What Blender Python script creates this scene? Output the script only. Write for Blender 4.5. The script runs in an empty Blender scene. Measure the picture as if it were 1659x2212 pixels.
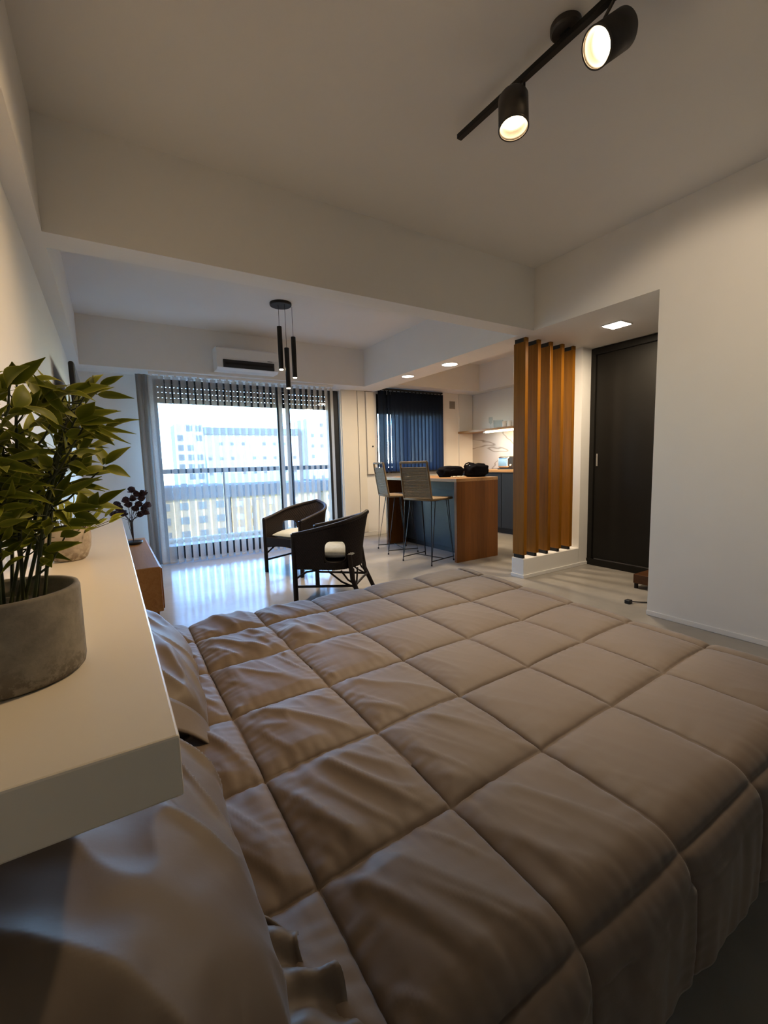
import bpy, math, random
from mathutils import Vector, Matrix, noise
R_ = math.radians
sc = bpy.context.scene
COL = sc.collection
rnd = random.Random(7)

# ------------------------------------------------------------------ camera
CAM = Vector((0.2637, 0.0, 1.15))
FPX, YAW, PITCH, ROLL = 948.61, -0.5545, -0.1103, -0.0274
cy, sy, cp, sp = math.cos(YAW), math.sin(YAW), math.cos(PITCH), math.sin(PITCH)
c_f = Vector((-sy*cp, cy*cp, sp)); _r = Vector((cy, sy, 0)); _u = _r.cross(c_f)
c_r = math.cos(ROLL)*_r + math.sin(ROLL)*_u
c_u = -math.sin(ROLL)*_r + math.cos(ROLL)*_u
cd = bpy.data.cameras.new('camera'); cam = bpy.data.objects.new('camera', cd); COL.objects.link(cam)
cam.matrix_world = Matrix(((c_r.x, c_u.x, -c_f.x, CAM.x), (c_r.y, c_u.y, -c_f.y, CAM.y), (c_r.z, c_u.z, -c_f.z, CAM.z), (0, 0, 0, 1)))
cd.sensor_fit = 'HORIZONTAL'; cd.sensor_width = 36.0; cd.lens = FPX*36.0/1659.0
cd.clip_start = 0.02; cd.clip_end = 1000
sc.camera = cam
sc.view_settings.view_transform = 'Standard'; sc.view_settings.look = 'None'
sc.view_settings.gamma = 1.0; sc.view_settings.use_curve_mapping = False
sc.view_settings.exposure = 1.32
sc.cycles.use_denoising = True
sc.cycles.max_bounces = 9; sc.cycles.diffuse_bounces = 5; sc.cycles.transparent_max_bounces = 24
sc.cycles.use_adaptive_sampling = True; sc.cycles.adaptive_threshold = .025
sc.cycles.sample_clamp_indirect = 8.0
sc.cycles.caustics_reflective = False; sc.cycles.caustics_refractive = False

def onplane(px, py, axis, val):
    v = (px-829.5)/FPX*c_r - (py-1106)/FPX*c_u + c_f
    return CAM + v*((val-CAM[axis])/v[axis])

# ------------------------------------------------------------------ mesh builder
class MB:
    def __init__(s): s.V = []; s.F = []; s.S = []; s.A = None
    def add(s, vs, fs, smooth=False):
        o = len(s.V); s.V += [Vector(v) for v in vs]
        for f in fs: s.F.append([i+o for i in f]); s.S.append(smooth)
        return s
    def box(s, x0, y0, z0, x1, y1, z1):
        v = [(x, y, z) for x in (x0, x1) for y in (y0, y1) for z in (z0, z1)]
        return s.add(v, [(0,1,3,2),(4,6,7,5),(0,4,5,1),(2,3,7,6),(0,2,6,4),(1,5,7,3)])
    def obox(s, c, h, m=None):
        m = m or Matrix.Identity(3); c = Vector(c)
        v = [c + m @ Vector((x*h[0], y*h[1], z*h[2])) for x in (-1,1) for y in (-1,1) for z in (-1,1)]
        return s.add(v, [(0,1,3,2),(4,6,7,5),(0,4,5,1),(2,3,7,6),(0,2,6,4),(1,5,7,3)])
    def tube(s, pts, r, n=8, closed=False, cap=True):
        P = [Vector(p) for p in pts]; m = len(P)
        rr = r if isinstance(r, (list, tuple)) else [r]*m
        T = []
        for i in range(m):
            a = P[(i-1) % m] if (closed or i > 0) else P[i]
            b = P[(i+1) % m] if (closed or i < m-1) else P[i]
            d = b-a; T.append(d.normalized() if d.length > 1e-9 else Vector((0,0,1)))
        up = Vector((0,0,1)) if abs(T[0].z) < .9 else Vector((1,0,0))
        N = (up - T[0]*up.dot(T[0])).normalized(); vs = []
        for i in range(m):
            N = N - T[i]*N.dot(T[i])
            N = N.normalized() if N.length > 1e-6 else T[i].orthogonal().normalized()
            B = T[i].cross(N)
            for k in range(n):
                a = 2*math.pi*k/n; vs.append(P[i] + (N*math.cos(a)+B*math.sin(a))*rr[i])
        fs = []
        for i in range(m if closed else m-1):
            j = (i+1) % m
            for k in range(n):
                l = (k+1) % n; fs.append((i*n+k, i*n+l, j*n+l, j*n+k))
        s.add(vs, fs, True)
        if cap and not closed:
            s.add(vs[:n], [tuple(reversed(range(n)))]); s.add(vs[-n:], [tuple(range(n))])
        return s
    def lathe(s, prof, c=(0,0,0), n=32, axis=None, smooth=True):
        c = Vector(c); m = Matrix.Identity(3)
        if axis is not None: m = Vector((0,0,1)).rotation_difference(Vector(axis)).to_matrix()
        vs = []
        for r, z in prof:
            for k in range(n):
                a = 2*math.pi*k/n; vs.append(c + m @ Vector((r*math.cos(a), r*math.sin(a), z)))
        fs = []
        for i in range(len(prof)-1):
            for k in range(n):
                l = (k+1) % n; fs.append((i*n+k, i*n+l, (i+1)*n+l, (i+1)*n+k))
        return s.add(vs, fs, smooth)
    def cyl(s, p0, p1, r, n=24, r1=None):
        p0 = Vector(p0); p1 = Vector(p1); r1 = r if r1 is None else r1
        d = p1-p0; m = Vector((0,0,1)).rotation_difference(d).to_matrix()
        ring = [(math.cos(2*math.pi*k/n), math.sin(2*math.pi*k/n)) for k in range(n)]
        a = [p0 + m @ Vector((x*r, y*r, 0)) for x, y in ring]; b = [p1 + m @ Vector((x*r1, y*r1, 0)) for x, y in ring]
        s.add(a+b, [(k, (k+1) % n, n+(k+1) % n, n+k) for k in range(n)], True)
        s.add(a, [tuple(reversed(range(n)))]); s.add(b, [tuple(range(n))]); return s
    def prism(s, poly, z0, z1):
        n = len(poly); v = [(x, y, z0) for x, y in poly]+[(x, y, z1) for x, y in poly]
        return s.add(v, [tuple(reversed(range(n))), tuple(range(n, 2*n))]+[(k, (k+1) % n, n+(k+1) % n, n+k) for k in range(n)])
    def grid(s, fn, nu, nv, skip=None, closeu=False):
        vs = [fn(i/(nu), j/(nv)) for i in range(nu+(0 if closeu else 1)) for j in range(nv+1)]
        w = nv+1; M = nu if closeu else nu+1; fs = []
        for i in range(nu):
            for j in range(nv):
                if skip and skip((i+.5)/nu, (j+.5)/nv): continue
                k = (i+1) % M
                fs.append((i*w+j, k*w+j, k*w+j+1, i*w+j+1))
        return s.add(vs, fs, True)
    def ellipsoid(s, c, r, n=16, m=10, rot=None):
        c = Vector(c); rot = rot or Matrix.Identity(3); vs = []
        for i in range(m+1):
            t = math.pi*i/m
            for k in range(n):
                a = 2*math.pi*k/n
                vs.append(c + rot @ Vector((r[0]*math.sin(t)*math.cos(a), r[1]*math.sin(t)*math.sin(a), r[2]*math.cos(t))))
        return s.add(vs, [(i*n+k, (i+1)*n+k, (i+1)*n+(k+1) % n, i*n+(k+1) % n) for i in range(m) for k in range(n)], True)
    def build(s, name, mat, parent=None, loc=None, bevel=0, solid=0, sub=0, seg=2):
        root = parent
        while root is not None and root.parent is not None: root = root.parent
        off = Vector((0,0,0))
        if root is not None and not root.get('_local'): off = root.location.copy()
        if loc is not None: off = Vector(loc)
        me = bpy.data.meshes.new(name)
        me.from_pydata([v-off for v in s.V], [], s.F)
        me.polygons.foreach_set('use_smooth', s.S)
        if s.A is not None:
            at = me.attributes.new('tone', 'FLOAT', 'POINT'); at.data.foreach_set('value', s.A)
        me.validate(); me.update()
        me.materials.append(mat)
        o = bpy.data.objects.new(name, me); COL.objects.link(o)
        if parent is not None: o.parent = parent
        if loc is not None: o.location = loc
        if solid:
            md = o.modifiers.new('solid', 'SOLIDIFY'); md.thickness = solid; md.offset = 0
        if bevel:
            md = o.modifiers.new('bevel', 'BEVEL'); md.width = bevel; md.segments = seg; md.limit_method = 'ANGLE'; md.angle_limit = R_(40)
        if sub:
            md = o.modifiers.new('sub', 'SUBSURF'); md.levels = sub; md.render_levels = sub
        return o

def tag(o, label=None, cat=None, group=None, kind=None):
    if label: o['label'] = label
    if cat: o['category'] = cat
    if group: o['group'] = group
    if kind: o['kind'] = kind
    return o
def thing(name, loc, label, cat, group=None, rz=None, kind=None):
    o = bpy.data.objects.new(name, None); COL.objects.link(o); o.location = loc; o.empty_display_size = .1
    if rz is not None: o.rotation_euler = (0, 0, rz); o['_local'] = 1
    return tag(o, label, cat, group, kind)
def copy_tree(o, parent=None):
    c = o.copy(); COL.objects.link(c)
    if parent is not None: c.parent = parent
    for ch in list(o.children): copy_tree(ch, c)
    return c
def struct(name, mb, mat, label=None, bevel=0, parent=None):
    o = mb.build(name, mat, parent, bevel=bevel)
    if parent is None: tag(o, label, 'room structure', None, 'structure')
    return o
def B(*a): return MB().box(*a)

# ------------------------------------------------------------------ materials
def newmat(name):
    m = bpy.data.materials.new(name); m.use_nodes = True
    nt = m.node_tree; bs = nt.nodes['Principled BSDF']; return m, nt, bs
def sock(bs, k, v):
    if k in bs.inputs: bs.inputs[k].default_value = v
def coords(nt, scale=(1,1,1), rot=(0,0,0)):
    tc = nt.nodes.new('ShaderNodeTexCoord'); mp = nt.nodes.new('ShaderNodeMapping')
    mp.inputs['Scale'].default_value = scale; mp.inputs['Rotation'].default_value = rot
    nt.links.new(tc.outputs['Object'], mp.inputs['Vector']); return mp.outputs['Vector']
def nz(nt, vec, scale, detail=4, rough=.55, dist=0):
    n = nt.nodes.new('ShaderNodeTexNoise'); n.inputs['Scale'].default_value = scale; n.inputs['Detail'].default_value = detail
    n.inputs['Roughness'].default_value = rough; n.inputs['Distortion'].default_value = dist
    nt.links.new(vec, n.inputs['Vector']); return n.outputs['Fac']
def ramp(nt, fac, stops):
    r = nt.nodes.new('ShaderNodeValToRGB'); nt.links.new(fac, r.inputs['Fac'])
    while len(r.color_ramp.elements) < len(stops): r.color_ramp.elements.new(.5)
    for e, (p, c) in zip(r.color_ramp.elements, stops): e.position = p; e.color = (*c, 1) if len(c) == 3 else c
    return r.outputs['Color']
def bump(nt, bs, fac, strength, dist=.002):
    b = nt.nodes.new('ShaderNodeBump'); b.inputs['Strength'].default_value = strength; b.inputs['Distance'].default_value = dist
    nt.links.new(fac, b.inputs['Height']); nt.links.new(b.outputs['Normal'], bs.inputs['Normal'])
def plain(name, col, rough=.5, metal=0, var=.06, scale=20, bmp=0, bdist=.001, spec=.5, coat=0, sheen=0):
    m, nt, bs = newmat(name); v = coords(nt)
    f = nz(nt, v, scale)
    lo = tuple(max(0, c*(1-var)) for c in col); hi = tuple(min(1, c*(1+var)) for c in col)
    nt.links.new(ramp(nt, f, [(.3, lo), (.7, hi)]), bs.inputs['Base Color'])
    sock(bs, 'Roughness', rough); sock(bs, 'Metallic', metal); sock(bs, 'Specular IOR Level', spec)
    sock(bs, 'Coat Weight', coat); sock(bs, 'Sheen Weight', sheen)
    if bmp: bump(nt, bs, nz(nt, v, scale*4), bmp, bdist)
    return m
def wood(name, dark, mid, light, axis='z', rough=.4, ring=9):
    m, nt, bs = newmat(name); sock(bs, 'Specular IOR Level', .28)
    sc_ = {'z': (ring*3, ring*3, .9), 'y': (ring*3, .9, ring*3), 'x': (.9, ring*3, ring*3)}[axis]
    v = coords(nt, sc_)
    a = nz(nt, v, 1.0, 6, .6, 1.2); b_ = nz(nt, v, 7, 3, .6, .3)
    mx = nt.nodes.new('ShaderNodeMix'); mx.data_type = 'FLOAT'; mx.inputs[0].default_value = .3
    nt.links.new(a, mx.inputs[2]); nt.links.new(b_, mx.inputs[3])
    nt.links.new(ramp(nt, mx.outputs[0], [(.25, dark), (.5, mid), (.78, light)]), bs.inputs['Base Color'])
    sock(bs, 'Roughness', rough); bump(nt, bs, mx.outputs[0], .25, .0015)
    return m
def emit(name, col, s):
    m, nt, bs = newmat(name)
    sock(bs, 'Base Color', (.8, .8, .8, 1)); sock(bs, 'Emission Color', (*col, 1)); sock(bs, 'Emission Strength', s); return m

M_wall = plain('wall_paint', (.77, .755, .73), .65, var=.015, scale=3, bmp=.06, bdist=.0008, spec=.3)
M_ceil = plain('ceiling_paint', (.74, .725, .70), .75, var=.012, scale=2, bmp=.04, bdist=.0006, spec=.2)
M_trim = plain('white_enamel', (.80, .79, .77), .4, var=.01, scale=5)
M_shelf = plain('satin_white_lacquer', (.80, .745, .64), .22, var=.012, scale=3, coat=.2)
M_cream = plain('cream_painted_board', (.74, .70, .62), .5, var=.015, scale=6)
M_black = plain('matt_black_metal', (.009, .008, .007), .5, 0, var=.1, scale=40, spec=.3)
M_bronze = plain('dark_grey_lamp_metal', (.05, .042, .036), .45, .3, var=.1, scale=40)
M_dark = plain('dark_graphite_laminate', (.013, .0155, .019), .5, var=.06, scale=10, spec=.3)
M_door = plain('dark_grey_door_lacquer', (.010, .009, .0075), .5, var=.08, scale=6, bmp=.05, spec=.25)
M_plastic = plain('white_plastic', (.74, .74, .74), .35, var=.01)
M_blackplastic = plain('black_plastic', (.010, .010, .011), .5, var=.1)
M_fabric_dark = plain('black_nylon', (.0035, .0035, .005), .95, var=.2, scale=30, bmp=.5, bdist=.002, spec=.08)
M_steel = plain('brushed_steel', (.55, .55, .55), .22, 1, var=.05, scale=30)
M_cushion = plain('cream_cushion_cloth', (.50, .50, .45), .9, var=.06, scale=40, bmp=.3, bdist=.001, sheen=.2)
M_rope = plain('tan_cord', (.20, .135, .07), .8, var=.15, scale=60, bmp=.4, bdist=.001)
M_wicker = plain('dark_brown_rattan', (.013, .007, .005), .5, var=.3, scale=50, bmp=.3, bdist=.001, spec=.3)
M_soil = plain('dark_soil', (.02, .017, .012), .95, var=.4, scale=80, bmp=.8, bdist=.004)
M_stem = plain('green_stem', (.045, .055, .014), .55, var=.3, scale=30)
M_flower = plain('dried_burgundy_petals', (.035, .010, .012), .85, var=.5, scale=60)
M_twig = plain('dry_twig', (.05, .03, .018), .8, var=.3)
M_oak = wood('oak_veneer', (.085, .028, .004), (.14, .050, .008), (.18, .072, .014), 'z', .42)
M_oaky = wood('oak_worktop', (.22, .115, .045), (.33, .18, .075), (.41, .24, .105), 'y', .38)
M_slat = wood('varnished_slat_wood', (.11, .041, .004), (.225, .088, .008), (.30, .13, .018), 'z', .34)
M_console = wood('honey_oak_console', (.24, .10, .025), (.34, .155, .045), (.40, .20, .07), 'y', .35)
M_redwood = wood('reddish_brown_wood', (.05, .02, .008), (.085, .034, .012), (.12, .05, .02), 'x', .4)

def concrete(name, base, dark, light):
    m, nt, bs = newmat(name); v = coords(nt)
    f = nz(nt, v, 26, 8, .7); g = nz(nt, v, 9, 3, .5)
    c1 = ramp(nt, f, [(.3, dark), (.5, base), (.72, light)])
    sx = nt.nodes.new('ShaderNodeSeparateXYZ'); tc = nt.nodes.new('ShaderNodeTexCoord'); nt.links.new(tc.outputs['Object'], sx.inputs[0])
    mr = nt.nodes.new('ShaderNodeMapRange'); mr.inputs[1].default_value = .045; mr.inputs[2].default_value = .005; nt.links.new(sx.outputs['Z'], mr.inputs[0])
    mu = nt.nodes.new('ShaderNodeMath'); mu.operation = 'MULTIPLY'; nt.links.new(mr.outputs[0], mu.inputs[0])
    st = ramp(nt, nz(nt, v, 45, 6, .7), [(.48, (0, 0, 0)), (.56, (1, 1, 1))]); nt.links.new(st, mu.inputs[1])
    mx = nt.nodes.new('ShaderNodeMix'); mx.data_type = 'RGBA'; nt.links.new(mu.outputs[0], mx.inputs[0]); nt.links.new(c1, mx.inputs[6])
    mx.inputs[7].default_value = (dark[0]*.75, dark[1]*.7, dark[2]*.65, 1)
    nt.links.new(mx.outputs[2], bs.inputs['Base Color'])
    sock(bs, 'Roughness', .85); bump(nt, bs, f, .4, .002); return m
sock(M_slat.node_tree.nodes['Principled BSDF'], 'Specular IOR Level', .16)
M_concrete = concrete('grey_concrete', (.22, .20, .165), (.15, .135, .11), (.29, .265, .22))
M_concrete2 = concrete('whitewashed_stone', (.42, .36, .29), (.27, .22, .17), (.52, .46, .38))

# microcement floor
M_floor, nt, bs = newmat('polished_microcement'); v = coords(nt)
nt.links.new(ramp(nt, nz(nt, v, 1.6, 6, .6, .4), [(.3, (.26, .243, .218)), (.7, (.34, .317, .29))]), bs.inputs['Base Color'])
nt.links.new(ramp(nt, nz(nt, v, 3.5, 4), [(.3, (.10, .10, .10)), (.7, (.17, .17, .17))]), bs.inputs['Roughness'])
sock(bs, 'Specular IOR Level', .07); bump(nt, bs, nz(nt, coords(nt, (9, 22, 9)), 1.2, 3), .10, .003)

# comforter / pillow cloth
def cloth(name, lo, hi, sheen=.25, rough=.6):
    m, nt, bs = newmat(name); v = coords(nt)
    nt.links.new(ramp(nt, nz(nt, v, 6, 5), [(.3, lo), (.7, hi)]), bs.inputs['Base Color'])
    sock(bs, 'Roughness', rough); sock(bs, 'Sheen Weight', sheen); sock(bs, 'Sheen Roughness', .4); sock(bs, 'Specular IOR Level', .36)
    bump(nt, bs, nz(nt, coords(nt, (60, 60, 60)), 1.0, 4), .12, .0025); return m
M_quilt = cloth('taupe_microfibre', (.132, .099, .076), (.150, .113, .088))
M_pillow = cloth('taupe_satin', (.112, .088, .070), (.130, .103, .083), .25, .5)

# leaves with a pale margin
M_leaf, nt, bs = newmat('leaf_green'); at = nt.nodes.new('ShaderNodeAttribute'); at.attribute_name = 'tone'
nt.links.new(ramp(nt, at.outputs['Fac'], [(.0, (.085, .105, .004)), (.5, (.19, .21, .008)), (.75, (.27, .27, .018)), (.95, (.68, .64, .16))]), bs.inputs['Base Color'])
sock(bs, 'Roughness', .5); sock(bs, 'Specular IOR Level', .22)

# translucent blind cloth
def screen(name, col, transp, transl):
    m, nt, bs = newmat(name); nt.nodes.remove(bs); out = nt.nodes['Material Output']
    d = nt.nodes.new('ShaderNodeBsdfDiffuse'); t = nt.nodes.new('ShaderNodeBsdfTranslucent'); tr = nt.nodes.new('ShaderNodeBsdfTransparent')
    v = coords(nt); c = ramp(nt, nz(nt, v, 90, 2), [(.3, tuple(x*.9 for x in col)), (.7, col)])
    nt.links.new(c, d.inputs['Color']); nt.links.new(c, t.inputs['Color'])
    a = nt.nodes.new('ShaderNodeMixShader'); a.inputs[0].default_value = transl
    nt.links.new(d.outputs[0], a.inputs[1]); nt.links.new(t.outputs[0], a.inputs[2])
    b_ = nt.nodes.new('ShaderNodeMixShader'); b_.inputs[0].default_value = transp
    nt.links.new(a.outputs[0], b_.inputs[1]); nt.links.new(tr.outputs[0], b_.inputs[2]); nt.links.new(b_.outputs[0], out.inputs['Surface'])
    return m
M_vane = screen('grey_screen_fabric', (.54, .54, .53), .34, .13)
M_vane_dark = screen('black_screen_fabric', (.020, .025, .036), .002, .5)
# thin window glass
M_glass, nt, bs = newmat('clear_glass'); nt.nodes.remove(bs); out = nt.nodes['Material Output']
tr = nt.nodes.new('ShaderNodeBsdfTransparent'); tr.inputs['Color'].default_value = (.93, .96, .97, 1)
gl = nt.nodes.new('ShaderNodeBsdfGlossy'); gl.inputs['Roughness'].default_value = .02
lw = nt.nodes.new('ShaderNodeLayerWeight'); pw_ = nt.nodes.new('ShaderNodeMath'); pw_.operation = 'POWER'; pw_.inputs[1].default_value = 4
nt.links.new(lw.outputs['Facing'], pw_.inputs[0]); fr = nt.nodes.new('ShaderNodeMath'); fr.operation = 'MULTIPLY_ADD'; fr.inputs[1].default_value = .7; fr.inputs[2].default_value = .025
nt.links.new(pw_.outputs[0], fr.inputs[0]); mx = nt.nodes.new('ShaderNodeMixShader')
nt.links.new(fr.outputs[0], mx.inputs[0]); nt.links.new(tr.outputs[0], mx.inputs[1]); nt.links.new(gl.outputs[0], mx.inputs[2]); nt.links.new(mx.outputs[0], out.inputs['Surface'])
M_tableglass = plain('drinking_glass', (.9, .93, .92), .03, var=.0); sock(M_tableglass.node_tree.nodes['Principled BSDF'], 'Transmission Weight', .85)
M_china = plain('white_china', (.82, .80, .76), .2, var=.01)

# marble splashback
M_marble, nt, bs = newmat('veined_grey_marble')
v = coords(nt, (1, .55, 1.5), (.75, .2, .3))
fv = nz(nt, v, 1.5, 3, .5, .25)
nt.links.new(ramp(nt, fv, [(.30, (.44, .40, .36)), (.485, (.50, .46, .42)), (.498, (.24, .19, .15)), (.502, (.24, .19, .15)), (.515, (.48, .44, .40)), (.75, (.52, .48, .44))]), bs.inputs['Base Color']); sock(bs, 'Roughness', .3)

M_lamp_hot = emit('warm_lamp_disc', (1, .72, .40), 28)
M_panel = emit('downlight_diffuser', (1, .86, .70), 10)
M_led = emit('led_tube_glow', (1, .80, .52), 9)
M_tip = emit('pendant_bulb', (1, .78, .48), 22)

# ------------------------------------------------------------------ room shell
ZC, ZB, XR, YF, YW = 2.785, 2.269, 3.5186, 5.697, 6.07
YB = -2.2                                                     # wall behind the camera
XK, XH = 5.97, 4.654
struct('floor', B(-.15, YB-.15, -.12, 6.2, YW+.2, 0), M_floor, 'polished pale grey microcement floor')
struct('ceiling', B(-.15, YB-.15, ZC, 6.2, YW+.2, ZC+.15), M_ceil, 'plain off-white painted ceiling')
struct('wall_left', B(-.15, YB-.15, 0, 0, YW+.2, ZC), M_wall, 'long white wall behind the bed and the shelf')
struct('wall_back', B(0, YB-.15, 0, 6.2, YB, ZC), M_wall, 'white wall behind the viewpoint')
struct('wall_right', B(XR, YB, 0, XR+.13, 1.6406, ZC), M_wall, 'white wall on the right beside the foot of the bed')
struct('wall_hall', B(XH, YB, 0, XH+.15, 2.84, ZC), M_wall, 'wall of the hall holding the dark closet door')
struct('wall_kitchen', B(XK, 2.84, 0, XK+.2, YW+.2, ZC), M_wall, 'kitchen side wall')
struct('wall_partition', B(XH, 2.84, 0, XK, 2.99, ZC), M_wall, 'wall closing the kitchen beside the hall')
# far wall with two openings
WX0, WX1, WZ1 = .79, 3.29, 2.25
KX0, KX1, KZ0 = 3.93, 5.20, 1.03
fw = MB()
fw.box(0, YW, 0, WX0, YW+.2, ZC).box(WX0, YW, WZ1, WX1, YW+.2, ZC).box(WX1, YW, 0, KX0, YW+.2, ZC)
fw.box(KX0, YW, 0, KX1, YW+.2, KZ0).box(KX0, YW, WZ1, KX1, YW+.2, ZC).box(KX1, YW, 0, 6.2, YW+.2, ZC)
struct('wall_far', fw, M_wall, 'white window wall at the far end of the room')
# beams
struct('trim_1', B(0, YB, ZB, .0871, YF, ZC), M_wall, 'narrow white beam along the top of the bed wall')
struct('trim_2', B(.0871, 2.6795, ZB, XR, 2.8557, ZC), M_wall, 'white cross beam between bed area and living area')
struct('trim_3', B(0, YF, ZB, XR, YW, ZC), M_wall, 'white beam above the balcony window')
SOF = 3.89
struct('trim_4', B(XR, 2.8557, ZB, SOF, YW, ZC), M_wall, 'white soffit with downlights along the kitchen')
struct('trim_5', B(XR, 1.6406, ZB, XH, 2.8557, ZC).box(SOF, 2.8557, ZB, XH, 2.995, ZC), M_wall, 'lowered white hall ceiling with one square downlight')
struct('trim_6', B(SOF, YF, 2.335, XK, YW, ZC), M_wall, 'white beam above the kitchen window')
struct('trim_7', B(5.79, 2.99, 2.335, XK, YF, ZC), M_wall, 'white beam along the kitchen side wall')
struct('trim_8', B(4.46, 2.84, 0, XH, 2.99, ZB), M_wall, 'white wall stub beside the slatted screen')
struct('trim_9', B(3.597, 2.84, 0, 4.46, 2.99, .191), M_wall, 'low white plinth under the slatted screen', bevel=.004)
struct('trim_10', B(XR+.13, YB, ZB, XH, 1.6406, ZC), M_wall, 'hall ceiling drop')
# baseboards
bb = lambda n, a, l: struct(n, B(*a), M_trim, l, bevel=.003)
bb('baseboard_right', (XR-.012, YB, 0, XR, 1.6406, .035), 'low white baseboard of the right wall')
struct('baseboard_hall', MB().box(3.585, 2.828, 0, XH, 2.84, .035).box(3.585, 2.84, 0, 3.597, 2.99, .035), M_trim, 'white baseboard round the plinth', bevel=.003)
bb('baseboard_far', (WX1+.02, YW-.012, 0, 5.4, YW, .07), 'white baseboard right of the balcony window')
bb('baseboard_left', (0, 2.7, 0, .012, YW, .07), 'white baseboard of the bed wall')

# cover boards between the two windows
t = MB().box(3.31, YW-.018, .07, 3.575, YW, ZB).box(3.585, YW-.022, .07, 3.715, YW, ZB)
struct('trim_11', t, M_cream, 'cream vertical cover boards between the windows', bevel=.003)
o = thing('wall_panel', (3.79, YW-.03, 1.0), 'cream narrow board hanging left of the black kitchen blind', 'panel')
B(3.725, YW-.045, .985, 3.865, YW-.001, 2.262).build('board', M_cream, o, bevel=.004)
MB().cyl((3.82, YW-.055, 1.42), (3.82, YW-.044, 1.42), .012).build('knob', M_black, o)

# ------------------------------------------------------------------ balcony window (window_1)
FY = YW+.08
w1 = bpy.data.objects.new('window_1', None); COL.objects.link(w1); w1.location = (2.0, FY, 0)
tag(w1, 'large sliding balcony window with dark frame behind the vertical blind', 'window', None, 'structure')
f = MB().box(WX0, FY-.03, 0, WX0+.045, FY+.05, WZ1).box(WX1-.17, FY-.03, 0, WX1, FY+.05, WZ1)
f.box(WX0+.045, FY-.03, 0, WX1-.17, FY+.05, .165).box(WX0+.045, FY-.03, 2.2, WX1-.17, FY+.05, WZ1)
f.build('window_frame', M_dark, w1, bevel=.003)
MB().box(2.33, FY-.03, .165, 2.41, FY-.005, 2.2).build('sash_stile', M_dark, w1, bevel=.002)
MB().box(2.47, FY+.005, .165, 2.535, FY+.03, 2.2).build('sash_stile', M_dark, w1, bevel=.002)
B(WX0+.045, FY-.02, .165, 2.33, FY-.015, 2.2).build('pane', M_glass, w1)
B(2.535, FY+.015, .165, WX1-.17, FY+.02, 2.2).build('pane', M_glass, w1)
# roller shutter let down a little, light through its slots
sh = MB(); SY0, SY1 = FY+.06, FY+.072
rows = [1.985, 2.04, 2.105, 2.17, 2.235]
sh.box(WX0, SY0, 1.972, WX1, SY1, 2.028)
for i, z in enumerate((2.04, 2.105, 2.17)):
    x = WX0+.06
    sh.box(WX0, SY0, z-.0035, x, SY1, z+.0035)
    while x < WX1-.1:
        sh.box(x+.014, SY0, z-.0035, x+.046, SY1, z+.0035); x += .046
    sh.box(x, SY0, z-.0035, WX1, SY1, z+.0035)
    sh.box(WX0, SY0, z+.0035, WX1, SY1, z+(.0615 if i < 2 else .08))
sh.box(WX0, SY0, 2.028, WX1, SY1, 2.0365)
sh.build('roller_shutter', M_dark, w1)

def vertical_blind(name, x0, x1, y, z0, z1, pitch, width, ang, mat, label, group, jitter=0, special=None, track=M_trim, wm=None):
    b = thing(name, ((x0+x1)/2, y, z0), label, 'blind', group)
    B(x0-.03, y-.02, z1, x1+.03, y+.02, z1+.028).build('headrail', track, b, bevel=.003)
    n = int(round((x1-x0)/pitch)); zt = z1-.012
    for i in range(n+1):
        x = x0+(x1-x0)*i/n
        a = ang+rnd.uniform(-jitter, jitter)
        if special and i in special: a = special[i]
        dx, dy = math.cos(a)*width/2, math.sin(a)*width/2; nx, ny = -math.sin(a), math.cos(a)
        K = 5; vs = []
        for k in range(K+1):
            u = -1+2*k/K; c = .006*(1-u*u)
            for z in (z0, zt): vs.append((x+dx*u+nx*c, y+dy*u+ny*c, z))
        v = MB().add(vs, [(2*k, 2*k+2, 2*k+3, 2*k+1) for k in range(K)], True).build('vane', mat, b)
        B(x-.012, y-.004, zt-.004, x+.012, y+.004, z1).build('hanger', wm or M_plastic, v)
        MB().obox((x, y, z0+.012), (width/2*.9, .003, .012), Matrix.Rotation(a, 3, 'Z')).build('weight', wm or mat, v)
    return b
vertical_blind('vertical_blind', .76, 3.03, 5.80, .012, 2.241, .0855, .089, R_(37), M_vane,
               'pale grey vertical blind over the large balcony window', None, R_(2.5), {0: R_(8), 1: R_(18)})
vertical_blind('vertical_blind', 3.95, 5.15, 5.96, .99, 2.29, .075, .089, R_(-14), M_vane_dark,
               'black vertical blind over the kitchen window', None, R_(4), {1: R_(18), 2: R_(24), 3: R_(4)}, M_black, M_black)
# gathered light-grey strip at the left end of the blind
st = MB().grid(lambda u, v_: Vector((.60+.13*u, 5.84+.010*math.sin(u*15), .012+2.23*v_)), 40, 1)
tag(st.build('curtain_panel', plain('grey_curtain_cloth', (.36, .36, .35), .9, var=.05, scale=60), None, (.66, 5.84, .012), solid=.002), 'narrow gathered pale grey curtain strip between the balcony blind and the television wall', 'curtain')

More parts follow.
